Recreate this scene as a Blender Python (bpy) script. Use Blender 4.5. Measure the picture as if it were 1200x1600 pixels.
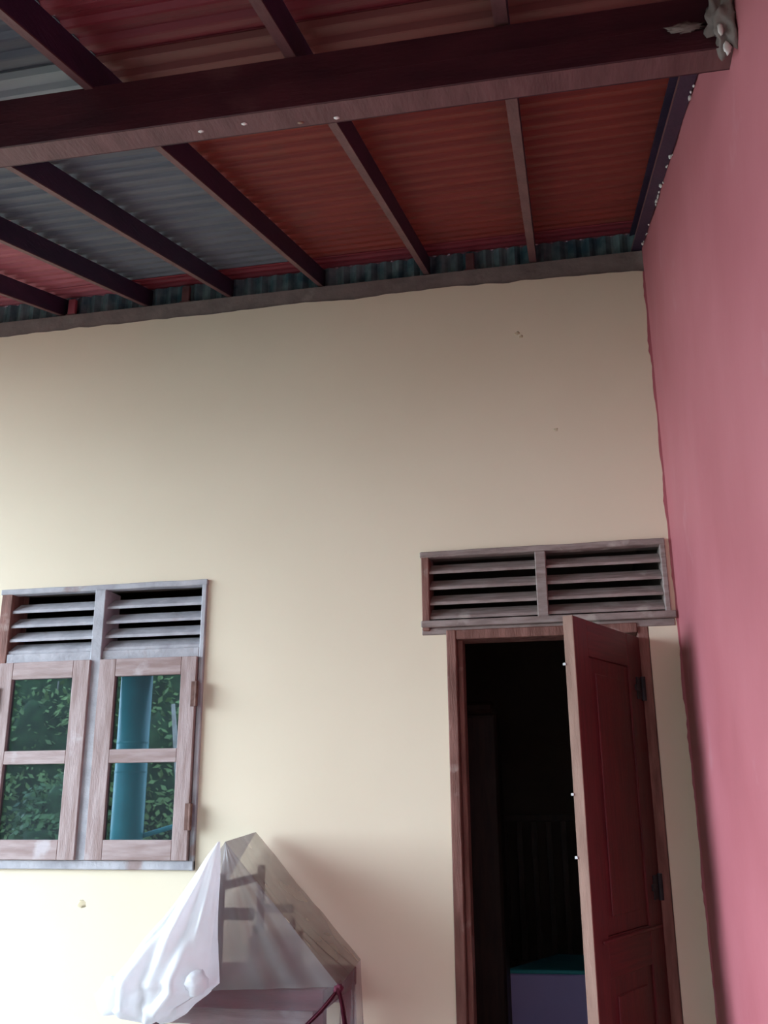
import bpy, bmesh, math, random
from math import sin, cos, pi, radians
from mathutils import Vector, Matrix, noise as mn
for o in list(bpy.data.objects): bpy.data.objects.remove(o)
S = bpy.context.scene; COL = S.collection
random.seed(7)

# ------------------------------------------------------------------ camera
PITCH, YAW, ROLL, F = 0.29461, -0.19765, -0.007435, 1473.98
cam_d = bpy.data.cameras.new('camera'); cam = bpy.data.objects.new('camera', cam_d); COL.objects.link(cam)
fw = Vector((sin(YAW)*cos(PITCH), cos(YAW)*cos(PITCH), sin(PITCH)))
r0 = Vector((cos(YAW), -sin(YAW), 0)); u0 = r0.cross(fw)
rt = cos(ROLL)*r0 + sin(ROLL)*u0; up = -sin(ROLL)*r0 + cos(ROLL)*u0
M = Matrix((rt, up, -fw)).transposed().to_4x4(); M.translation = Vector((0, -3.5, 1.5))
cam.matrix_world = M
cam_d.sensor_fit = 'HORIZONTAL'; cam_d.sensor_width = 36; cam_d.lens = 36*F/1200
cam_d.clip_start = 0.02
S.camera = cam

# ------------------------------------------------------------------ world, light, exposure
W = bpy.data.worlds.new('sky'); S.world = W; W.use_nodes = True
wn = W.node_tree.nodes; wl = W.node_tree.links; wn.clear()
wo = wn.new('ShaderNodeOutputWorld'); wb = wn.new('ShaderNodeBackground'); wl.new(wb.outputs[0], wo.inputs[0])
tc = wn.new('ShaderNodeTexCoord'); sx = wn.new('ShaderNodeSeparateXYZ'); wl.new(tc.outputs['Generated'], sx.inputs[0])
rp = wn.new('ShaderNodeValToRGB'); wl.new(sx.outputs['Z'], rp.inputs[0]); wl.new(rp.outputs[0], wb.inputs[0])
rp.color_ramp.elements[0].position = 0.0; rp.color_ramp.elements[0].color = (0.70, 0.86, 1.0, 1)
rp.color_ramp.elements[1].position = 1.0; rp.color_ramp.elements[1].color = (0.60, 0.78, 1.0, 1)
wb.inputs[1].default_value = 6.2
sun_d = bpy.data.lights.new('veiled_sun', 'SUN'); sun_d.energy = 4.9; sun_d.angle = radians(46); sun_d.color = (0.76, 0.89, 1.0)
sun = bpy.data.objects.new('veiled_sun', sun_d); COL.objects.link(sun)
sun.rotation_euler = Vector((0.80, 0.44, -0.16)).to_track_quat('-Z', 'Y').to_euler()   # light comes in low from the open left side
S.view_settings.view_transform = 'Standard'; S.view_settings.look = 'None'
S.view_settings.gamma = 1; S.view_settings.use_curve_mapping = False
S.view_settings.exposure = 0.30

# ------------------------------------------------------------------ materials
def mat(name, c1, c2=None, scale=6, rough=.75, bump=0.0, bscale=40, stretch=(1,1,1), spec=.3, detail=6, lo=.35, hi=.65, c3=None, s3=2):
    m = bpy.data.materials.new(name); m.use_nodes = True
    n = m.node_tree.nodes; l = m.node_tree.links
    b = n['Principled BSDF']; b.inputs['Roughness'].default_value = rough; b.inputs['Specular IOR Level'].default_value = spec
    t = n.new('ShaderNodeTexCoord'); mp = n.new('ShaderNodeMapping'); l.new(t.outputs['Object'], mp.inputs[0]); mp.inputs['Scale'].default_value = stretch
    if c2 is None: b.inputs['Base Color'].default_value = (*c1, 1)
    else:
        no = n.new('ShaderNodeTexNoise'); no.inputs['Scale'].default_value = scale; no.inputs['Detail'].default_value = detail
        l.new(mp.outputs[0], no.inputs['Vector'])
        r = n.new('ShaderNodeValToRGB'); l.new(no.outputs['Fac'], r.inputs[0])
        r.color_ramp.elements[0].position = lo; r.color_ramp.elements[0].color = (*c1, 1)
        r.color_ramp.elements[1].position = hi; r.color_ramp.elements[1].color = (*c2, 1)
        out = r.outputs[0]
        if c3:
            n3 = n.new('ShaderNodeTexNoise'); n3.inputs['Scale'].default_value = s3; n3.inputs['Detail'].default_value = 8
            l.new(t.outputs['Object'], n3.inputs['Vector'])
            r3 = n.new('ShaderNodeValToRGB'); l.new(n3.outputs['Fac'], r3.inputs[0])
            r3.color_ramp.elements[0].position = .62; r3.color_ramp.elements[0].color = (0,0,0,1)
            r3.color_ramp.elements[1].position = .70; r3.color_ramp.elements[1].color = (.8,.8,.8,1)
            mx = n.new('ShaderNodeMixRGB'); l.new(r3.outputs[0], mx.inputs[0]); l.new(out, mx.inputs[1]); mx.inputs[2].default_value = (*c3, 1)
            out = mx.outputs[0]
        l.new(out, b.inputs['Base Color'])
    if bump:
        nb = n.new('ShaderNodeTexNoise'); nb.inputs['Scale'].default_value = bscale; nb.inputs['Detail'].default_value = 5
        l.new(mp.outputs[0], nb.inputs['Vector'])
        bp = n.new('ShaderNodeBump'); bp.inputs['Strength'].default_value = bump; bp.inputs['Distance'].default_value = .01
        l.new(nb.outputs['Fac'], bp.inputs['Height']); l.new(bp.outputs[0], b.inputs['Normal'])
    return m
CREAM = mat('cream_paint', (.785,.68,.52), (.82,.715,.55), 1.3, .7, .12, 9)
PINK = mat('pink_paint', (.42,.120,.142), (.47,.145,.17), 2.2, .62, .35, 5, c3=(.50,.20,.225), s3=3.0, spec=.35)
CEMENT = mat('bare_cement', (.18,.145,.135), (.25,.205,.19), 9, .9, .5, 30, c3=(.30,.26,.24), s3=6)
MAROON = mat('maroon_paint', (.036,.010,.016), (.066,.017,.024), 5, .45, .15, 30, (1,4,4), c3=(.09,.035,.04), s3=4)
RAFTD = mat('shaded_maroon_rafter', (.028,.018,.044), (.046,.023,.055), 6, .5, .15, 30, (4,1,4))  # rafter maroon darkened and blued: shade and sky tint put into the colour
RAFT = mat('lit_maroon_flange', (.11,.050,.052), (.16,.076,.078), 6, .45, .15, 30, (4,1,4))  # same maroon made lighter: light from below put into the undersides
RED = mat('red_sheet_paint', (.17,.022,.016), (.21,.030,.021), 3, .5, .1, 20, (1,6,1), c3=(.16,.035,.022), s3=5)
CRIM = mat('crimson_sheet_paint', (.15,.016,.026), (.19,.024,.035), 3, .5, .1, 20, (1,6,1))
ROSE = mat('rose_sheet_paint', (.33,.08,.10), (.40,.11,.135), 3, .5, .1, 20, (1,6,1))
BLUE = mat('blue_grey_sheet_paint', (.085,.092,.115), (.12,.128,.15), 3, .5, .1, 20, (1,6,1))
TEALF = mat('blue_green_flashing', (.05,.11,.14), (.18,.26,.28), 14, .6, .2, 30)
GREYWOOD = mat('weathered_grey_wood', (.36,.35,.38), (.50,.49,.52), 12, .8, .3, 60, (1,1,1), c3=(.30,.20,.18), s3=7)
BROWNWOOD = mat('worn_brown_wood', (.16,.07,.055), (.27,.13,.105), 10, .7, .3, 60, (4,4,.6), c3=(.36,.25,.22), s3=9)
SASHWOOD = mat('faded_pink_wood', (.31,.215,.20), (.45,.35,.34), 9, .7, .25, 60, (5,5,.7), c3=(.56,.50,.52), s3=6)
SASHRAIL = mat('faded_pink_wood_rail', (.31,.215,.20), (.45,.35,.34), 9, .7, .25, 60, (.7,5,5), c3=(.56,.50,.52), s3=6)
REDWOOD = mat('red_stained_wood', (.060,.009,.011), (.115,.016,.018), 7, .42, .15, 50, (14,14,.7), spec=.4)
EDGE = mat('lit_leaf_edge', (.24,.14,.105), (.32,.195,.15), 8, .7, .2, 60, (4,4,.7))  # paler than the leaf face: the open light is put into this colour
IRON = mat('dark_iron', (.012,.011,.014), (.03,.025,.03), 20, .5)
RUST = mat('rusty_iron', (.10,.045,.035), (.19,.10,.08), 30, .7)
STEEL = mat('bright_steel', (.5,.5,.5), None, rough=.35)
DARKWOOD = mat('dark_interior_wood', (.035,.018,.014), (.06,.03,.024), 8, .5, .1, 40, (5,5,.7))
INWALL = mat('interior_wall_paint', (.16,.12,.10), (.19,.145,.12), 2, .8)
LAV = mat('lavender_plastic', (.50,.42,.85), (.54,.46,.88), 3, .5)
TEALP = mat('teal_plastic', (.05,.40,.45), (.06,.45,.5), 3, .5)
TEALC = mat('teal_gloss_paint', (.02,.28,.30), (.03,.34,.36), 3, .35)
FLOOR = mat('beige_floor_tile', (.30,.28,.26), (.36,.34,.32), 3, .45)
GROUND = mat('packed_earth', (.14,.13,.08), (.22,.20,.13), 1.5, .95, .5, 8)
LEAF = mat('green_leaves', (.025,.07,.03), (.10,.20,.06), 2.5, .5, lo=.3, hi=.7)
LEAF2 = mat('yellow_green_leaves', (.05,.11,.03), (.20,.30,.10), 2.5, .5, lo=.3, hi=.7)
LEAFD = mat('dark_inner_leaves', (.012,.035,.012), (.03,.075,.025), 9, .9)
BARK = mat('pale_bark', (.30,.27,.24), (.45,.42,.38), 10, .9)
CLOTH = mat('maroon_cloth', (.09,.015,.035), (.14,.028,.05), 10, .9, .3, 60)
TABLEW = mat('maroon_table_wood', (.15,.03,.045), (.22,.05,.07), 8, .6, .1, 40, (.7,5,5))
TAN = mat('brown_carton_card', (.42,.33,.24), (.48,.38,.28), 5, .85)
CHIP = mat('white_lime_chips', (.62,.58,.56), (.8,.77,.75), 30, .8)
STAIN = mat('dull_brown_stain', (.60,.50,.34), (.66,.56,.38), 40, .8)

def nodemat(name, build):
    m = bpy.data.materials.new(name); m.use_nodes = True
    n = m.node_tree.nodes; l = m.node_tree.links; n.clear()
    o = n.new('ShaderNodeOutputMaterial'); l.new(build(n, l), o.inputs[0]); return m
def _glass(n, l):
    g = n.new('ShaderNodeBsdfGlossy'); g.inputs['Roughness'].default_value = .012; g.inputs['Color'].default_value = (.70,.85,1,1)
    t = n.new('ShaderNodeBsdfTransparent'); t.inputs['Color'].default_value = (.16,.20,.24,1)
    x = n.new('ShaderNodeMixShader'); x.inputs[0].default_value = .22; l.new(t.outputs[0], x.inputs[1]); l.new(g.outputs[0], x.inputs[2])
    d = n.new('ShaderNodeBsdfDiffuse'); d.inputs['Color'].default_value = (.45,.52,.58,1)
    z = n.new('ShaderNodeMixShader'); z.inputs[0].default_value = .045; l.new(x.outputs[0], z.inputs[1]); l.new(d.outputs[0], z.inputs[2])
    return z.outputs[0]
GLASS = nodemat('tinted_window_glass', _glass)
def plastic(alpha, col, tcol):
    def f(n, l):
        d = n.new('ShaderNodeBsdfDiffuse'); d.inputs['Color'].default_value = (*col,1)
        tl = n.new('ShaderNodeBsdfTranslucent'); tl.inputs['Color'].default_value = (*col,1)
        g = n.new('ShaderNodeBsdfGlossy'); g.inputs['Roughness'].default_value = .25
        t = n.new('ShaderNodeBsdfTransparent'); t.inputs['Color'].default_value = (*tcol,1)
        a = n.new('ShaderNodeMixShader'); a.inputs[0].default_value = .45; l.new(d.outputs[0], a.inputs[1]); l.new(tl.outputs[0], a.inputs[2])
        b = n.new('ShaderNodeMixShader'); b.inputs[0].default_value = .05; l.new(a.outputs[0], b.inputs[1]); l.new(g.outputs[0], b.inputs[2])
        c = n.new('ShaderNodeMixShader'); l.new(t.outputs[0], c.inputs[1]); l.new(b.outputs[0], c.inputs[2])
        tx = n.new('ShaderNodeTexCoord'); no = n.new('ShaderNodeTexNoise'); no.inputs['Scale'].default_value = 7; l.new(tx.outputs['Object'], no.inputs['Vector'])
        mr = n.new('ShaderNodeMapRange'); mr.inputs['From Min'].default_value = .3; mr.inputs['From Max'].default_value = .7
        mr.inputs['To Min'].default_value = alpha-.1; mr.inputs['To Max'].default_value = alpha+.1
        l.new(no.outputs['Fac'], mr.inputs[0]); l.new(mr.outputs[0], c.inputs[0])
        return c.outputs[0]
    return f
SHEET = nodemat('clear_dusty_plastic', plastic(.66, (.35,.32,.33), (.74,.70,.70)))
SKIRT = nodemat('thin_clear_plastic', plastic(.32, (.45,.42,.46), (.82,.78,.80)))
WHITEP = nodemat('milky_plastic', plastic(.90, (.97,.98,1.0), (.9,.92,.95)))

# ------------------------------------------------------------------ helpers
def mesh(name, verts, faces, m, parent=None, smooth=False):
    me = bpy.data.meshes.new(name); me.from_pydata([tuple(v) for v in verts], [], faces); me.update()
    bm = bmesh.new(); bm.from_mesh(me); bmesh.ops.recalc_face_normals(bm, faces=bm.faces); bm.to_mesh(me); bm.free()
    if smooth:
        for p in me.polygons: p.use_smooth = True
    o = bpy.data.objects.new(name, me); COL.objects.link(o); me.materials.append(m)
    if parent: o.parent = parent
    return o
class MB:
    def __init__(s): s.v = []; s.f = []
    def hexa(s, p):                      # 8 points: bottom 4 then top 4 (ccw)
        k = len(s.v); s.v += [Vector(q) for q in p]
        for f in ((0,3,2,1),(4,5,6,7),(0,1,5,4),(1,2,6,5),(2,3,7,6),(3,0,4,7)): s.f.append([k+i for i in f])
        return s
    def box(s, x0,x1,y0,y1,z0,z1):
        return s.hexa([(x0,y0,z0),(x1,y0,z0),(x1,y1,z0),(x0,y1,z0),(x0,y0,z1),(x1,y0,z1),(x1,y1,z1),(x0,y1,z1)])
    def tube(s, a, b, r, r2=None, n=16):
        a = Vector(a); b = Vector(b); r2 = r if r2 is None else r2
        d = (b-a).normalized(); x = d.orthogonal().normalized(); y = d.cross(x); k = len(s.v)
        for i in range(n):
            c = x*cos(2*pi*i/n)+y*sin(2*pi*i/n); s.v += [a+c*r, b+c*r2]
        for i in range(n):
            j = (i+1)%n; s.f.append([k+2*i, k+2*j, k+2*j+1, k+2*i+1])
        s.f.append([k+2*i for i in range(n)]); s.f.append([k+2*i+1 for i in range(n)][::-1]); return s
    def build(s, name, m, parent=None, bev=0, rough=0, smooth=False):
        o = mesh(name, s.v, s.f, m, parent, smooth)
        if bev or rough:
            bm = bmesh.new(); bm.from_mesh(o.data)
            if rough:
                bmesh.ops.subdivide_edges(bm, edges=[e for e in bm.edges if e.calc_length() > .15], cuts=7, use_grid_fill=True)
                for v in bm.verts: v.co += mn.noise_vector(v.co*9)*rough
            if bev: bmesh.ops.bevel(bm, geom=bm.edges[:], offset=bev, segments=1, affect='EDGES', clamp_overlap=True)
            bm.to_mesh(o.data); bm.free()
        return o
def box(name, m, parent, x0,x1,y0,y1,z0,z1, bev=.002, rough=0): return MB().box(x0,x1,y0,y1,z0,z1).build(name, m, parent, bev, rough)
def empty(name, loc=(0,0,0), rz=0):
    o = bpy.data.objects.new(name, None); COL.objects.link(o); o.location = loc; o.rotation_euler.z = rz; o.empty_display_size = .1; return o
def tag(o, label=None, cat=None, group=None, kind=None):
    if label: o['label'] = label
    if cat: o['category'] = cat
    if group: o['group'] = group
    if kind: o['kind'] = kind
    return o
def struct(o, label=None): return tag(o, label, kind='structure')
def lump(name, c, r, m, parent=None, sub=2, amp=.35, fr=6):
    bm = bmesh.new(); bmesh.ops.create_icosphere(bm, subdivisions=sub, radius=1)
    for v in bm.verts:
        k = 1+amp*mn.noise(v.co*fr/3+Vector(c)*17); v.co = Vector((v.co.x*r[0]*k, v.co.y*r[1]*k, v.co.z*r[2]*k))+Vector(c)
    me = bpy.data.meshes.new(name); bm.to_mesh(me); bm.free(); me.materials.append(m)
    for p in me.polygons: p.use_smooth = True
    o = bpy.data.objects.new(name, me); COL.objects.link(o)
    if parent: o.parent = parent
    return o

# ------------------------------------------------------------------ setting
RW = .375                                    # pink wall face
SL = .318                                    # roof rises towards the house
def rz(y, z0=3.625): return z0 + SL*y        # rafter underside height
# front wall core with its openings, cement to the top
XL = -4.1
w = MB(); Y0, Y1 = 0, .14
w.box(XL,-2.30,Y0,Y1,0,3.62); w.box(-2.30,-1.43,Y0,Y1,0,1.262); w.box(-2.30,-1.43,Y0,Y1,2.343,3.62)
w.box(-1.43,-.53,Y0,Y1,0,3.62); w.box(-.53,-.44,Y0,Y1,0,2.115); w.box(-.53,.335,Y0,Y1,2.404,3.62)
w.box(.335,.525,Y0,Y1,0,3.62); w.box(.25,.335,Y0,Y1,0,2.115)
core = struct(w.build('wall_front', CEMENT), 'bare cement band and core of the cream front wall')
# cream paint skin, ragged along its top edge
def skin_col(v, f, x0, x1, z0, z1l, z1r, y=-.008):
    k = len(v); v += [(x0,y,z0),(x1,y,z0),(x1,0,z0),(x0,0,z0),(x0,y,z1l),(x1,y,z1r),(x1,0,z1r),(x0,0,z1l)]
    for q in ((0,3,2,1),(4,5,6,7),(0,1,5,4),(1,2,6,5),(2,3,7,6),(3,0,4,7)): f.append([k+i for i in q])
sk = MB(); y = -.008
sk.box(XL,-2.32,y,0,0,3.49); sk.box(-2.32,-1.425,y,0,0,1.255); sk.box(-2.32,-1.425,y,0,2.338,3.49)
sk.box(-1.425,-.552,y,0,0,3.49); sk.box(-.552,-.462,y,0,0,2.10); sk.box(-.552,.35,y,0,2.402,3.49); sk.box(.35,RW,y,0,0,3.49); sk.box(.268,.35,y,0,0,2.085)
def ztop(x): return 3.543 - (.018 if x > -.1 else 0)*min(1,(x+.1)*4) + .012*mn.noise(Vector((x*3.1,0,0))) + .006*mn.noise(Vector((x*14,3,0)))
n = 190
for i in range(n):
    a = XL+(RW-XL)*i/n; b = XL+(RW-XL)*(i+1)/n; skin_col(sk.v, sk.f, a, b, 3.49, ztop(a), ztop(b))
skin = sk.build('paint_skin', CREAM, core); skin['label'] = 'cream painted plaster with ragged top edge'
# ragged pink overpaint on the cream at the corner
v = []; f = []; n = 160
for i in range(n+1):
    z = 3.52*i/n; wdt = .005+.010*abs(mn.noise(Vector((7,0,z*4.5))))+.007*abs(mn.noise(Vector((1,0,z*21))))
    v += [(RW-wdt, -.0095, z), (RW+.002, -.0095, z), (RW-wdt, -.007, z)]
for i in range(n):
    k = 3*i; f += [(k,k+1,k+4,k+3), (k,k+3,k+5,k+2)]
cr = mesh('corner_paint_edge', v, f, PINK, core); cr['label'] = 'wavy pink paint line at the corner'
# small marks on the cream wall
for (x,z,r) in ((-.143,3.30,.012),(-.128,3.285,.010),(-.013,2.87,.009),(-1.86,1.13,.02)):
    o = lump('stain', (x,-.0078,z), (r,.0008,r*.8), STAIN, core, 2, .6, 9)
# pink side wall, gently uneven; its top follows the roof
ny, nz = 90, 60; YE = -4.2
v = []; f = []
for i in range(ny+1):
    yy = YE*i/ny; top = rz(yy, 3.712)
    for j in range(nz+1):
        z = top*j/nz; e = min(1, -yy*6)
        v.append((RW + e*(.010*mn.noise(Vector((yy*1.1, z*.9, 4))) + .004*mn.noise(Vector((yy*5, z*5, 2)))), yy, z))
for i in range(ny):
    for j in range(nz): a = i*(nz+1)+j; f.append((a, a+1, a+nz+2, a+nz+1))
k = len(v); v += [(RW+.15,0,0),(RW+.15,0,3.70),(RW+.15,YE,rz(YE,3.70)),(RW+.15,YE,0)]
A = 0; B = nz; C_ = ny*(nz+1)+nz; D = ny*(nz+1)
f += [(k,k+1,k+2,k+3), (B,k+1,k+2,C_)[::-1], (A,k,k+3,D), (D,C_,k+2,k+3), (A,B,k+1,k)]
struct(mesh('wall_right', v, f, PINK, smooth=False), 'pink painted plaster side wall with uneven trowelled surface')
for p in bpy.data.objects['wall_right'].data.polygons: p.use_smooth = len(p.vertices)==4 and p.area < .02
# floors, ground
struct(box('floor', FLOOR, None, XL-.2, RW+.15, -4.2, 0, -.12, 0, 0), 'beige tiled porch floor')
struct(box('added_shade_wall', CREAM, None, -2.2, RW+.15, -4.35, -4.2, 0, 2.46, 0), 'cream wall added behind the viewer to cut front light')  # unseen, added to shade the porch from light behind the camera
# inner room
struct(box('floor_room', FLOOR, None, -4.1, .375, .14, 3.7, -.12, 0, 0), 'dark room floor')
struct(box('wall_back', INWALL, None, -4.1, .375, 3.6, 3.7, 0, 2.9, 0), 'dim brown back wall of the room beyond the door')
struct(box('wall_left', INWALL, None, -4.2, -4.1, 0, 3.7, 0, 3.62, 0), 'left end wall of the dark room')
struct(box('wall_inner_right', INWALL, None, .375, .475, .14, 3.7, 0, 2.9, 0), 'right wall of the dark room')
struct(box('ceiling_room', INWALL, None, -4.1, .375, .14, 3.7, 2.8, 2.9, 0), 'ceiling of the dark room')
struct(box('ground', GROUND, None, -40, 40, -40, 20, -.5, -.14, 0), 'packed earth yard')

# ------------------------------------------------------------------ roof
roof = struct(empty('ceiling', (0,0,0)), 'underside of a sloping corrugated metal porch roof')
PIT = .076
def sheet(x0, x1, ya, yb, m, lift=0, label=None, xs=2):
    nn = int((ya-yb)/PIT*12); top = []; v = []; f = []
    for i in range(nn+1):
        y = ya+(yb-ya)*i/nn; c = cos(2*pi*y/PIT); z = rz(y, 3.722+lift) + .0065*(1 if c>.55 else -1 if c<-.55 else c/.55)
        top.append((y, z))
    xx = [x0+(x1-x0)*j/xs for j in range(xs+1)]
    for X in xx:
        for (y,z) in top: v.append((X, y, z))
        for (y,z) in top: v.append((X, y, z+.0015))
    R = len(top)
    for j in range(xs):
        a = j*2*R; b = (j+1)*2*R
        for i in range(nn):
            f += [(a+i, a+i+1, b+i+1, b+i), (a+R+i, b+R+i, b+R+i+1, a+R+i+1)]
        f += [(a, b, b+R, a+R), (a+nn, a+R+nn, b+R+nn, b+nn)]
    for a in (0, xs*2*R):
        for i in range(nn): f.append((a+i, a+R+i, a+R+i+1, a+i+1))
    o = mesh('roof_sheet', v, f, m, roof)
    if label: o['label'] = label
rows = [(.30,-.13,.0),(-.09,-1.70,.004),(-1.66,-1.888,.010),(-1.85,-3.0,.016),(-2.96,-3.80,.022)]
cols = [(-4.2,-2.90),(-2.92,-1.808),(-1.815,-.993),(-1.0,RW+.22)]
BLUE2 = mat('pale_blue_grey_sheet_paint', (.20,.23,.25), (.25,.28,.30), 3, .5)
RED2 = mat('brown_red_sheet_paint', (.12,.03,.028), (.15,.04,.036), 3, .5)
mats = [[ROSE,ROSE,CRIM,CRIM],[ROSE,ROSE,BLUE,RED],[ROSE,BLUE,BLUE2,RED2],[ROSE,BLUE,BLUE,CRIM],[CRIM,BLUE,BLUE,CRIM]]
labs = {id(BLUE2):'pale blue grey corrugated sheet', id(RED2):'brown red corrugated sheet', id(ROSE):'rose red corrugated sheet', id(CRIM):'crimson corrugated sheet', id(RED):'rust red corrugated sheet', id(BLUE):'blue grey corrugated sheet'}
for ri,(a,b,l) in enumerate(rows):
    for ci,(x0,x1) in enumerate(cols): sheet(x0, x1, a, b, mats[ri][ci], l+.003*(ci%2), labs[id(mats[ri][ci])])
# flashing in the gap above the wall
v = []; f = []; n = 420
for i in range(n+1):
    x = XL+(RW+.16-XL)*i/n; yy = .045+.011*sin(2*pi*x/.062)
    v += [(x,yy,3.60),(x,yy,3.735),(x,yy+.002,3.735),(x,yy+.002,3.60)]
for i in range(n):
    k = 4*i; f += [(k,k+4,k+5,k+1),(k+1,k+5,k+6,k+2),(k+2,k+6,k+7,k+3)]
o = mesh('eaves_flashing', v, f, TEALF, roof); o['label'] = 'blue green ribbed strip closing the gap above the wall'
# rafters: folded steel channels with a bottom lip
def rafter(x0, w, label, ya=.10, yb=-3.76, d=.082):
    r = empty('roof_rafter', (x0, 0, 3.625)); tag(r, label, 'rafter', 'maroon rafters under the porch roof')
    def seg(xa, xb, za, zb):
        return [(xa,yb,SL*yb+za),(xb,yb,SL*yb+za),(xb,ya,SL*ya+za),(xa,ya,SL*ya+za),(xa,yb,SL*yb+zb),(xb,yb,SL*yb+zb),(xb,ya,SL*ya+zb),(xa,ya,SL*ya+zb)]
    RF = RAFT if x0 < .3 else RAFTD
    MB().hexa(seg(w-.004,w,0.004,d)).build('web', RAFTD, r)
    MB().hexa(seg(0,w,0,.004)).build('bottom_flange', RF, r)
    MB().hexa(seg(0,w,d,d+.003)).build('top_flange', RAFTD, r)
    MB().hexa(seg(0,.004,.004,.016)).build('lip', RAFT, r)
    return r
xs_r = [(-2.66,'maroon rafter farthest to the left, outside the blue sheets'),(-2.215,'short visible rafter at the left edge of the picture, over the rose sheet'),
        (-1.80,'rafter between the rose sheet and the blue grey sheet'),(-1.405,'rafter crossing the middle of the blue grey sheets'),
        (-.985,'rafter between the blue grey sheets and the rust red sheets'),(-.522,'second rafter from the pink wall, over the rust red sheet'),
        (-.078,'first free rafter beside the pink wall, meeting the wall above the door'),(.335,'rafter lying tight along the top of the pink wall')]
for x,l in xs_r: rafter(x, .019 if x < -.9 else .023 if x < -.5 else .029 if x < .3 else .038, l)
# studs on the wall head
for (x,l) in ((-2.155,'short rounded stud standing on the wall head at the far left'),(-1.60,'short brown stud on the wall head under the blue grey sheet'),(-.325,'thin red brown stud on the wall head above the door')):
    st = empty('wall_head_stud', (x,.012,3.62)); tag(st, l, 'stud', 'short studs on the wall head')
    MB().box(-.018,.018,-.008,.014,0,.085).build('post', ROSE if x<-2 else RAFT, st, .003)
    MB().box(-.024,.024,-.010,.016,-.0,.008).build('foot_plate', RAFT, st, .001)
# main beam: boxed pair of channels
bm_ = empty('roof_beam', (0,-1.93,2.876)); bm_.rotation_euler.y = .013; tag(bm_, 'heavy maroon beam crossing under the rafters into the pink wall', 'beam')
bx0, bx1 = -4.4, RW+.01
MB().box(bx0,bx1,0,.004,0,.128).build('front_web', MAROON, bm_, .001)
MB().box(bx0,bx1,.062,.066,0,.148).build('rear_web', MAROON, bm_, .001)
MB().box(bx0,bx1,.004,.062,0,.004).build('bottom_plate', RAFT, bm_, 0)['label'] = 'purple grey underside, lightened for bounced light'  # lighter than the webs: ground bounce is in its colour
MB().box(bx0,bx1,.004,.062,.124,.128).build('top_plate', MAROON, bm_, 0)
MB().box(bx0,bx1,-.0015,0,.061,.063).build('weld_seam', MAROON, bm_, 0)
for (x,yy) in ((-.50,.05),(-.62,.03),(-.72,.035),(-.42,.05)):
    lump('paint_speck', (x,yy,-.0005), (.008,.005,.0015), CHIP if x!=-.50 else EDGE, bm_, 1)
# mortar at the beam pocket and crumbs along the pink wall
mo = lump('mortar_patch', (RW-.012,-1.945,2.915), (.030,.030,.060), CEMENT, None, 4, .8, 7); tag(mo, 'rough grey mortar around the beam end at the pink wall', 'mortar')
for (p_,r_) in (((RW-.030,-1.968,2.878),(.005,.003,.014)),((RW-.020,-1.955,2.845),(.007,.003,.016))):
    lump('torn_paper_flake', p_, r_, CHIP, mo, 2, .5)
lump('mortar_smear', (RW-.085,-1.934,2.925), (.032,.004,.010), CEMENT, mo, 3, .8, 9)
cm = bmesh.new()
for i in range(26):
    yy = -1.75*random.random()-.05; big = random.random()
    r_ = .0022+.0045*big*big
    t = bmesh.ops.create_icosphere(cm, subdivisions=1, radius=r_)
    c = Vector((RW-.003-.006*random.random(), yy, rz(yy)-.002-.014*random.random()))
    for q in t['verts']: q.co = Vector((q.co.x, q.co.y*random.uniform(.8,2.4), q.co.z*random.uniform(.6,1.6)))+c
me = bpy.data.meshes.new('mortar_crumbs'); cm.to_mesh(me); cm.free(); me.materials.append(CHIP)
o = bpy.data.objects.new('mortar_crumbs', me); COL.objects.link(o); tag(o, 'pale mortar crumbs along the top edge of the pink wall', 'mortar', kind='stuff')

# ------------------------------------------------------------------ window
win = struct(empty('window_1', (-1.87,0,1.25)), 'weathered wooden window with louvres above two glazed casements')
wx, wz = -1.87, 1.25
def wb_(name, m, x0,x1,y0,y1,z0,z1, parent=None, bev=.003, rough=0):
    return box(name, m, parent or win, x0-wx, x1-wx, y0, y1, z0-wz, z1-wz, bev, rough)
j = wb_('frame_jamb', BROWNWOOD, -2.325,-2.275,-.022,.10,1.25,2.335); j['label'] = 'brown left jamb'
wb_('frame_jamb', GREYWOOD, -1.44,-1.42,-.022,.10,1.25,2.34)
wb_('frame_head', GREYWOOD, -2.33,-1.418,-.024,.02,2.322,2.345, rough=.003)
wb_('frame_mullion', GREYWOOD, -1.897,-1.850,-.032,.10,1.285,2.322)
wb_('frame_transom', GREYWOOD, -2.275,-1.44,-.020,.10,2.034,2.074)
wb_('frame_sill', GREYWOOD, -2.33,-1.42,-.026,.10,1.252,1.286)
def louvre(parent, x0, x1, zs, h, d, ox, oz, mslat):
    for z in zs:
        MB().hexa([(x0-ox,-.012,z-oz),(x1-ox,-.012,z-oz),(x1-ox,d,z+h-oz),(x0-ox,d,z+h-oz),
                   (x0-ox,-.012,z+.012-oz),(x1-ox,-.012,z+.012-oz),(x1-ox,d,z+h+.012-oz),(x0-ox,d,z+h+.012-oz)]).build('louvre_slat', mslat, parent, .0015, .0)
louvre(win, -2.275,-1.897, [2.243,2.182,2.124,2.074], .037, .045, wx, wz, GREYWOOD)
louvre(win, -1.850,-1.440, [2.243,2.182,2.124,2.074], .037, .045, wx, wz, GREYWOOD)
wb_('louvre_bottom_board', GREYWOOD, -2.275,-1.897,-.006,.06,2.072,2.082); wb_('louvre_bottom_board', GREYWOOD, -1.850,-1.440,-.006,.06,2.072,2.082)
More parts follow.
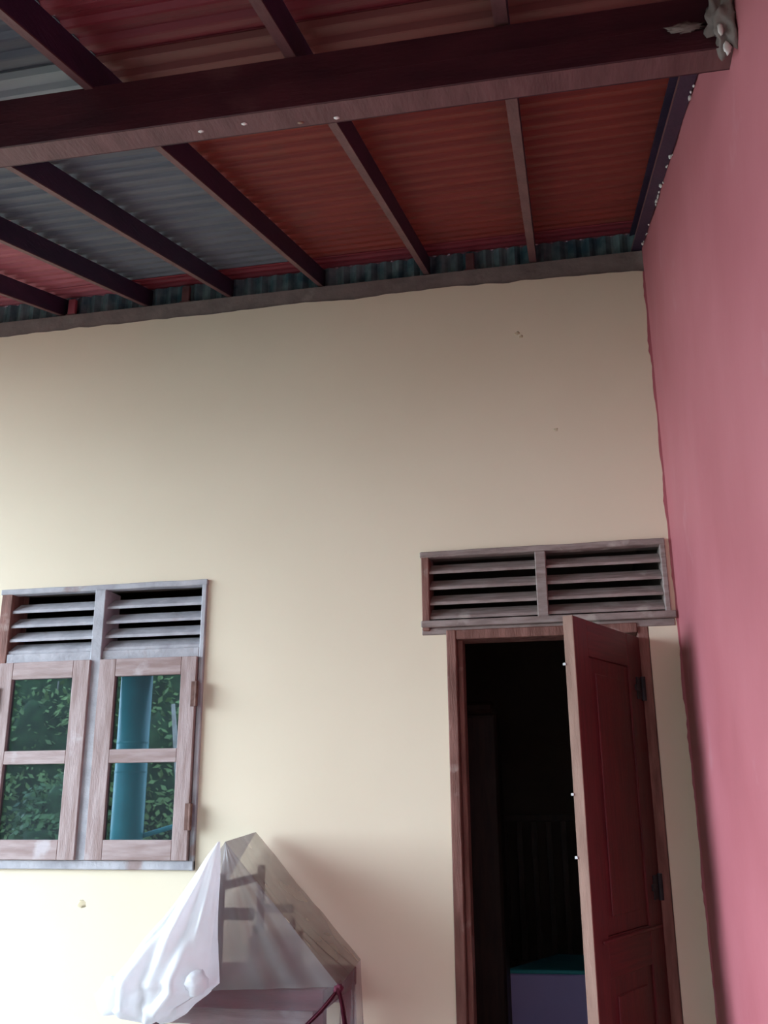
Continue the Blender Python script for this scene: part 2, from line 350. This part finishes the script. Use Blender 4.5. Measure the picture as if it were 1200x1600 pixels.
def sash(x0, x1, hinge_left, gx0, gx1, ang):
    hx = x0 if hinge_left else x1
    s = empty('casement', (hx-wx, -.028, 1.286-wz)); s.parent = win; s.rotation_euler.z = ang
    a, b, ga, gb = x0-hx, x1-hx, gx0-hx, gx1-hx; H = 2.036-1.286; t0, t1 = -.009, .020
    q = lambda nm,m,*k: box(nm, m, s, *k)
    q('stile', SASHWOOD, a, ga, t0, t1, 0, H); q('stile', SASHWOOD, gb, b, t0, t1, 0, H)
    for (z0,z1) in ((0,.072),(.351,.402),(.682,H)): q('rail', SASHRAIL, ga, gb, t0, t1-.001, z0, z1)
    q('pane', GLASS, ga-.004, gb+.004, .006, .010, .066, .356); q('pane', GLASS, ga-.004, gb+.004, .006, .010, .397, .688)
    return s
def part_box(nm, m, s, *k): return box(nm, m, s, *k)
s1 = sash(-2.29, -1.888, True, -2.228, -1.960, radians(-1.2))
s2 = sash(-1.849, -1.442, False, -1.779, -1.504, radians(.5))
for zz in (1.842, 1.392):
    h = MB().box(-.012,.010,-.020,-.013,zz-1.286,zz-1.286+.095); h.tube((.010,-.020,zz-1.286),(.010,-.020,zz-1.286+.095),.007)
    h.build('hinge', RUST, s2, 0)
    h = MB().box(-.010,.012,-.020,-.013,zz-1.286,zz-1.286+.095); h.tube((-.010,-.020,zz-1.286),(-.010,-.020,zz-1.286+.095),.007)
    h.build('hinge', RUST, s1, 0)

# ------------------------------------------------------------------ louvred vent over the door
vt = struct(empty('window_2', (-.1,0,2.09)), 'weathered wooden louvred vent above the door'); vx, vz = -.1, 2.09
def vb(name, m, x0,x1,y0,y1,z0,z1, bev=.003, rough=0): return box(name, m, vt, x0-vx,x1-vx,y0,y1,z0-vz,z1-vz,bev,rough)
VW = mat('brown_grey_vent_wood', (.24,.18,.165), (.36,.29,.27), 12, .8, .3, 60, (1,5,5), c3=(.48,.42,.38), s3=9)
vb('frame_head', VW, -.558,.352,-.024,.02,2.383,2.406, rough=.003)
j = vb('frame_jamb', BROWNWOOD, -.553,-.524,-.022,.10,2.10,2.385); vb('frame_jamb', VW, .332,.352,-.022,.10,2.12,2.385)
vb('frame_mullion', VW, -.122,-.082,-.024,.10,2.135,2.383)
vb('frame_sill', VW, -.556,.368,-.030,.10,2.112,2.137)
vb('frame_foot', VW, -.556,.362,-.012,.10,2.085,2.112)
for (a,b) in ((-.524,-.122),(-.082,.332)): louvre(vt, a, b, [2.318,2.256,2.197,2.143], .037, .046, vx, vz, VW)

# ------------------------------------------------------------------ door
dr = struct(empty('door_1', (-.1,0,0)), 'open red wooden door in a brown frame'); dx = -.1
def db(name, m, x0,x1,y0,y1,z0,z1, bev=.003): return box(name, m, dr, x0-dx,x1-dx,y0,y1,z0,z1,bev)
db('frame_jamb', BROWNWOOD, -.464,-.428,-.020,.10,0,2.10); db('frame_rebate', BROWNWOOD, -.428,-.408,.018,.10,0,2.07)
db('frame_jamb', BROWNWOOD, .228,.266,-.008,.10,0,2.10); db('frame_head', BROWNWOOD, -.428,.228,-.018,.10,2.064,2.10)
HX, HY = .224, -.024; FX, FY = .002, -.510
ang = math.atan2(FY-HY, FX-HX); L = math.hypot(FX-HX, FY-HY)
lf = empty('door_leaf', (HX-dx, HY, 0)); lf.parent = dr; lf.rotation_euler.z = ang; lf['label'] = 'red stained panelled leaf standing open'
# leaf runs along local +x from hinge to free edge; outer face is local +y, thickness to -y
T = .034
def lb(name, m, x0,x1,y0,y1,z0,z1,bev=.002): return box(name, m, lf, x0,x1,y0,y1,z0,z1,bev)
H = 2.047
lb('stile', REDWOOD, -.016,.10,-T,0,.02,H); lb('stile', REDWOOD, L-.105,L-.004,-T,0,.02,H)
RR = mat('red_stained_rail_wood', (.060,.009,.011), (.115,.016,.018), 7, .42, .15, 50, (.7,14,14), spec=.4)
for (z0,z1) in ((.02,.22),(.99,1.105),(1.93,H)): lb('rail', RR, .10,L-.105,-T,-.001,z0,z1)
lb('door_panel', REDWOOD, .10,L-.105,-T+.006,-.006,.22,.99); lb('door_panel', REDWOOD, .10,L-.105,-T+.006,-.006,1.105,1.93)
lb('raised_field', REDWOOD, .15,L-.155,-.008,-.002,.27,.94,.004); lb('raised_field', REDWOOD, .15,L-.155,-.008,-.002,1.155,1.88,.004)
lb('moulding', RR, .0,L-.06,-.001,.006,1.088,1.100,.003)
e = lb('leaf_edge', EDGE, L-.004,L,-T,0,.02,H,.001); e['label'] = 'leaf edge, coloured paler for the open light'
for z in (1.892, 1.503, 1.325):
    MB().box(L-.001,L+.004,-T-.007,-T+.003,z,z+.008).build('latch_pin', STEEL, lf, .001)
for z in (1.825, 1.175):
    h = MB().box(.0,.045,0,.004,z,z+.075).box(-.018,.0,-.002,.004,z+.012,z+.065); h.tube((-.002,.007,z-.004),(-.002,.007,z+.079),.009)
    h.box(.028,.062,.001,.008,z+.028,z+.048)
    h.build('hinge', IRON, lf, 0)

# ------------------------------------------------------------------ things in the dark room
ch = empty('storage_chest', (-.2,1.8,0)); tag(ch, 'lavender plastic storage chest with teal lid inside the dark room', 'chest')
P = [(-.422,1.54),(.22,1.58),(.30,2.05),(-.19,2.04)]
def prism(pts, z0, z1, ox, oy): return MB().hexa([(x-ox,y-oy,z0) for x,y in pts]+[(x-ox,y-oy,z1) for x,y in pts])
prism([(x+.0,y+.0) for x,y in P], 0, .682, -.2, 1.8).build('body', LAV, ch, .006)
prism([(P[0][0]-.004,P[0][1]-.004),(P[1][0]+.004,P[1][1]-.004),(P[2][0]+.004,P[2][1]+.004),(P[3][0]-.004,P[3][1]+.004)], .684, .702, -.2, 1.8).build('lid', TEALP, ch, .004)
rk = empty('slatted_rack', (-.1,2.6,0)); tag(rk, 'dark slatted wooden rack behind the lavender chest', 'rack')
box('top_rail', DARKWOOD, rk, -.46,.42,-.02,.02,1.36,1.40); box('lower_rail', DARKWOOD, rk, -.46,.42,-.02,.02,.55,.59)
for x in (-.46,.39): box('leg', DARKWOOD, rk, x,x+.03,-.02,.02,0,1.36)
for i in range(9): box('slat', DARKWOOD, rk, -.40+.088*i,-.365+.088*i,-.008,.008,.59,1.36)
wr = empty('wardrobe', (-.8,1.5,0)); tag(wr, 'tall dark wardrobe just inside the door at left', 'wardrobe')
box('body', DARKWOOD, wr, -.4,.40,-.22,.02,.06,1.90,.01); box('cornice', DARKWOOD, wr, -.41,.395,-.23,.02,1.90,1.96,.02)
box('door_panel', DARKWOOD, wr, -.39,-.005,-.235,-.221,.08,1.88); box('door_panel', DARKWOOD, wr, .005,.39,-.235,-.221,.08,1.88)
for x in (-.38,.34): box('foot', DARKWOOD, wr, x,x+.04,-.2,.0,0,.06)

# ------------------------------------------------------------------ covered table by the wall
tb = empty('side_table', (-1.06,-.27,0)); tag(tb, 'maroon wooden table under the plastic sheet, against the cream wall', 'table')
box('tabletop', TABLEW, tb, -.33,.265,-.225,.205,.895,.955,.004)
for x in (-.31,.225):
    for yy in (-.205,.165): box('leg', TABLEW, tb, x,x+.035,yy,yy+.035,0,.895)
for yy in (-.20,.175): box('apron', SASHRAIL, tb, -.275,.225,yy,yy+.02,.845,.895)
st = empty('upturned_stool', (-1.06,-.27,.955)); tag(st, 'small wooden stool standing under the plastic sheet and propping up its ridge', 'stool')
SW = mat('greyish_stool_wood', (.22,.17,.15), (.32,.26,.23), 8, .7, .1, 40)
for yy in (-.215,.185): box('post', SW, st, -.092,-.070,yy,yy+.025,0,.32)
box('cross_bar', SW, st, -.070,.03,-.205,-.190,.185,.22); box('cross_bar', SW, st, -.070,.04,.185,.205,.165,.19)
box('ridge_rail', SW, st, -.090,-.072,-.19,.185,.27,.295)
for yy in (-.213,.185): box('short_post', SW, st, .03,.047,yy,yy+.022,0,.17 if yy<0 else .15)
ct = empty('small_carton', (-1.0,-.27,.955)); tag(ct, 'small brown carton on the table, seen hazily through the plastic', 'carton')
box('body', TAN, ct, -.075,.045,-.12,.10,0,.12,.003); box('flap', TAN, ct, -.075,.045,-.12,-.012,.12,.123,.001); box('flap', TAN, ct, -.075,.045,-.008,.10,.12,.123,.001)
# plastic sheet: apex line A (front) - B (by the wall), lower corners F (front right), G (rear right)
ps = empty('plastic_sheet', (-1.06,-.28,.8)); tag(ps, 'clear plastic sheet tented over the table below the window', 'plastic sheet')
ox, oy, oz = -1.06,-.28,.8
Ap = Vector((-1.122,-.50,1.372)); Bp = Vector((-1.174,-.050,1.386)); Fp = Vector((-.745,-.505,.966)); Gp = Vector((-.785,-.045,.972)); Hp = Vector((-1.15,-.535,.95))
def grid(fn, nu, nv, name, m, smooth=True):
    v = []; f = []
    for i in range(nu+1):
        for j in range(nv+1): p = fn(i/nu, j/nv); v.append((p[0]-ox, p[1]-oy, p[2]-oz))
    for i in range(nu):
        for j in range(nv): a = i*(nv+1)+j; f.append((a,a+1,a+nv+2,a+nv+1))
    return mesh(name, v, f, m, ps, smooth)
def L3(a,b,t): return a+(b-a)*t
def right_panel(u, t):                # u: 0 rear .. 1 front ; t: 0 ridge .. 1 edge
    p = L3(L3(Bp,Ap,u), L3(Gp,Fp,u), t)
    s = sin(pi*u)*sin(pi*t)
    p = p + Vector((-.5,0,-.6))*(.035*s) + Vector((.01,0,.012))*(sin(9*pi*u+3*t)*t*.5*sin(pi*u))
    p += Vector((0,0,1))*.008*mn.noise(p*14)*sin(pi*t); return p
grid(right_panel, 40, 40, 'right_panel', nodemat('clear_plastic_side', plastic(.48, (.40,.36,.33), (.80,.76,.73))))
def front_panel(u, t):                # u: 0 right edge .. 1 left ; t: apex .. hem
    p = L3(Ap, L3(Fp, Hp, u), t)
    p = p + Vector((0,-1,0))*(.016*t*sin(7*pi*u+1.5*t)*(1-.6*u)*u*2*(1-u)+.010*mn.noise(Vector((u*5,t*2,1)))*t*sin(pi*u)*2)
    p += Vector((0,-.012,0))*sin(pi*u)*sin(pi*t)
    return p
grid(front_panel, 50, 40, 'front_panel', SHEET)
def skirt(u, t):                      # hangs below the table edge round front and right side
    if u < .45: b = L3(Gp, Fp, u/.45); d = Vector((1,0,0))
    else: b = L3(Fp, Vector((-1.36,-.50,.96)), (u-.45)/.55); d = Vector((0,-1,0))
    return b + Vector((0,0,-.42*t)) + d*(.022*t*sin(u*60)+.012*t*sin(u*23+2)+.03*t*0)
grid(skirt, 160, 14, 'skirt', SKIRT)
def left_panel(u, t):
    p = L3(L3(Ap,Bp,u), L3(Vector((-1.42,-.45,.97)), Vector((-1.42,-.03,.97)), u), t)
    return p + Vector((-.5,0,-.5))*(.03*sin(pi*u)*sin(pi*t)) + Vector((.010,0,.0))*sin(u*30)*t
grid(left_panel, 40, 30, 'left_panel', SHEET)
# bunched milky folds: a flattened, pleated bag hanging from the apex
rowsb = [(1.374,-1.124,-1.119),(1.33,-1.158,-1.116),(1.27,-1.196,-1.116),(1.21,-1.238,-1.118),(1.15,-1.285,-1.120),(1.09,-1.345,-1.121),(1.03,-1.395,-1.118),(.99,-1.428,-1.114),(.968,-1.440,-1.108),(.94,-1.440,-1.145),(.915,-1.428,-1.185),(.892,-1.405,-1.205),(.876,-1.370,-1.235),(.868,-1.335,-1.275)]
v = []; f = []; NA = 96
def interp(s):
    k = min(int(s), len(rowsb)-2); t = s-k; a, b = rowsb[k], rowsb[k+1]; return [a[i]+(b[i]-a[i])*t for i in range(3)]
NR = (len(rowsb)-1)*4
for r in range(NR+1):
    s = r/4; z, xl, xr = interp(s); dep = min(.13, .008+.018*s) * (1 if s < 10 else max(.12,(13.4-s)/3.4)**.6)
    cxr, hw = (xl+xr)/2, (xr-xl)/2
    for k in range(NA):
        th = 2*pi*k/NA; fold = 1 + .13*min(1,s/3)*sin(7*th+.35*s) + .08*min(1,s/4)*sin(13*th-.5*s) + .35*min(1,s/5)*mn.noise(Vector((cos(th)*2,sin(th)*2,s*.35)))
        x = cxr + hw*cos(th)*(1+.03*sin(9*th+s)); y = -.555 + dep*sin(th)*fold; zz = z + .006*min(1,s/4)*sin(5*th+s)
        v.append((x-ox, y-oy, zz-oz))
for r in range(NR):
    for k in range(NA): k2 = (k+1)%NA; f.append((r*NA+k, r*NA+k2, (r+1)*NA+k2, (r+1)*NA+k))
f.append(list(range(NA))); f.append([NR*NA+k for k in range(NA)][::-1])
g = mesh('gathered_folds', v, f, WHITEP, ps, True); g['label'] = 'bunched milky white folds hanging at the left'
g = lump('rolled_hem', (-1.134-ox,-.66-oy,.992-oz), (.034,.030,.034), WHITEP, ps, 3, .3); g['label'] = 'rolled white knot of plastic'
g = lump('rolled_hem', (-1.405-ox,-.63-oy,.945-oz), (.050,.035,.050), WHITEP, ps, 3, .35)
# tie of maroon cloth at the right front corner
ti = empty('cloth_tie', (-.745,-.515,.966)); tag(ti, 'maroon cloth tie at the right front corner of the plastic sheet', 'cloth')
lump('knot', (0,0,-.004), (.014,.012,.014), CLOTH, ti, 3, .5)
def strip(pts, wd, name):
    v = []; f = []
    for i,(p_,w_) in enumerate(zip(pts, wd)):
        for k in range(7):
            a = (k/6-.5)*2; v.append((p_[0]+a*w_*.8, p_[1]-.010*cos(a*5)-.004, p_[2]+a*w_*.5)); 
        for k in range(7):
            a = (k/6-.5)*2; v.append((p_[0]+a*w_*.8, p_[1]-.010*cos(a*5)+.0, p_[2]+a*w_*.5))
    for i in range(len(pts)-1):
        a, b = i*14, (i+1)*14
        for k in range(6): f += [(a+k,a+k+1,b+k+1,b+k),(a+7+k,b+7+k,b+8+k,a+8+k)]
        f += [(a,b,b+7,a+7),(a+6,a+13,b+13,b+6)]
    mesh(name, v, f, CLOTH, ti, True)
strip([(0,0,0),(-.03,-.012,-.04),(-.075,-.02,-.085),(-.14,-.025,-.14),(-.21,-.03,-.21)], [.008,.024,.036,.046,.055], 'tail')
strip([(0,0,0),(.012,-.006,-.04),(.022,-.01,-.09),(.03,-.012,-.16)], [.006,.006,.007,.008], 'tail')

# ------------------------------------------------------------------ behind the camera, seen in the panes
pc = empty('porch_column', (-3.345,-3.58,0)); tag(pc, 'round teal painted porch column reflected in the right window panes', 'column')
MB().tube((0,0,0),(0,0,2.50),.122,.122,48).build('shaft', TEALC, pc, 0, smooth=False)
for q in pc.children[0].data.polygons: q.use_smooth = len(q.vertices)==4
MB().tube((0,0,0),(0,0,.12),.16,.16,32).build('base_ring', TEALC, pc)
for z in (1.70,1.92): MB().tube((0,0,z),(0,0,z+.012),.1245,.1245,32).build('joint_ring', TEALC, pc)
hr = empty('hand_rail', (-3.35,-3.62,0)); tag(hr, 'sloping teal handrail beside the porch column', 'handrail')
MB().tube((0,0,1.21),(1.3,0,1.56),.018,.018,12).build('rail', TEALC, hr)
MB().tube((1.25,0,-.12),(1.25,0,1.54),.02,.02,10).build('post', TEALC, hr); MB().tube((.62,0,-.12),(.62,0,1.37),.015,.015,10).build('post', TEALC, hr)
def shrub(x, y, h, w_, m, label, n=2600, seed=1):
    rnd = random.Random(seed); r = empty('leafy_shrub', (x,y,-.14)); tag(r, label, 'shrub', 'shrubs in the yard')
    t = MB(); t.tube((0,0,0),(0.02,0,h*.5),.05,.03,8)
    for k in range(5):
        a = k*1.3+seed; t.tube((0.01,0,h*.3),(w_*.5*cos(a),w_*.5*sin(a),h*(.6+.07*k)),.025,.008,6)
    t.build('stem', BARK, r)
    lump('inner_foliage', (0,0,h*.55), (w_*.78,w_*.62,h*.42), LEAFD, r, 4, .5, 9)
    v = []; f = []
    for i in range(n):
        while True:
            p = Vector((rnd.uniform(-1,1),rnd.uniform(-1,1),rnd.uniform(-1,1)))
            if .25 < p.length < 1+.25*mn.noise(p*2.2+Vector((seed,0,0))): break
        p = Vector((p.x*w_, p.y*w_*.8, h*.55+p.z*h*.47))
        d = Vector((rnd.uniform(-1,1),rnd.uniform(-1,1),rnd.uniform(-1,.4))).normalized(); s_ = d.cross(Vector((rnd.random(),rnd.random(),rnd.random()+.2))).normalized()
        l_ = rnd.uniform(.05,.13); q = l_*.26; k = len(v)
        v += [p, p+d*l_*.5+s_*q, p+d*l_, p+d*l_*.5-s_*q]; f.append((k,k+1,k+2,k+3))
    o = mesh('foliage', v, f, m, r); o['kind'] = 'stuff'
for i,(x,y,h,w_,m,l) in enumerate([(-8.1,-8.3,3.6,1.1,LEAF,'tall dark green shrub mirrored at the left edge of the left casement'),(-7.0,-7.7,3.5,1.0,LEAF2,'yellow green shrub mirrored in the upper left pane'),
        (-6.0,-8.4,4.2,1.1,LEAF,'dark green shrub mirrored between the two casements'),(-4.9,-7.8,3.6,1.0,LEAF2,'yellow green shrub mirrored beside the teal column'),(-3.8,-8.5,4.0,1.1,LEAF,'dark green shrub mirrored at the right edge of the right casement'),
        (-5.6,-6.3,1.9,.8,LEAF,'low green shrub mirrored in the lower left pane')]):
    shrub(x,y,h,w_,m,l,8500,i+1)
pt = MB(); pt.tube((0,0,0),(.12,0,1.3),.05,.04,10); pt.tube((.12,0,1.3),(-.05,0,2.6),.04,.02,10)
o = pt.build('bare_trunk', BARK); o.location = (-4.0,-6.0,-.14); tag(o, 'thin pale bare trunk mirrored right of the teal column', 'tree trunk')
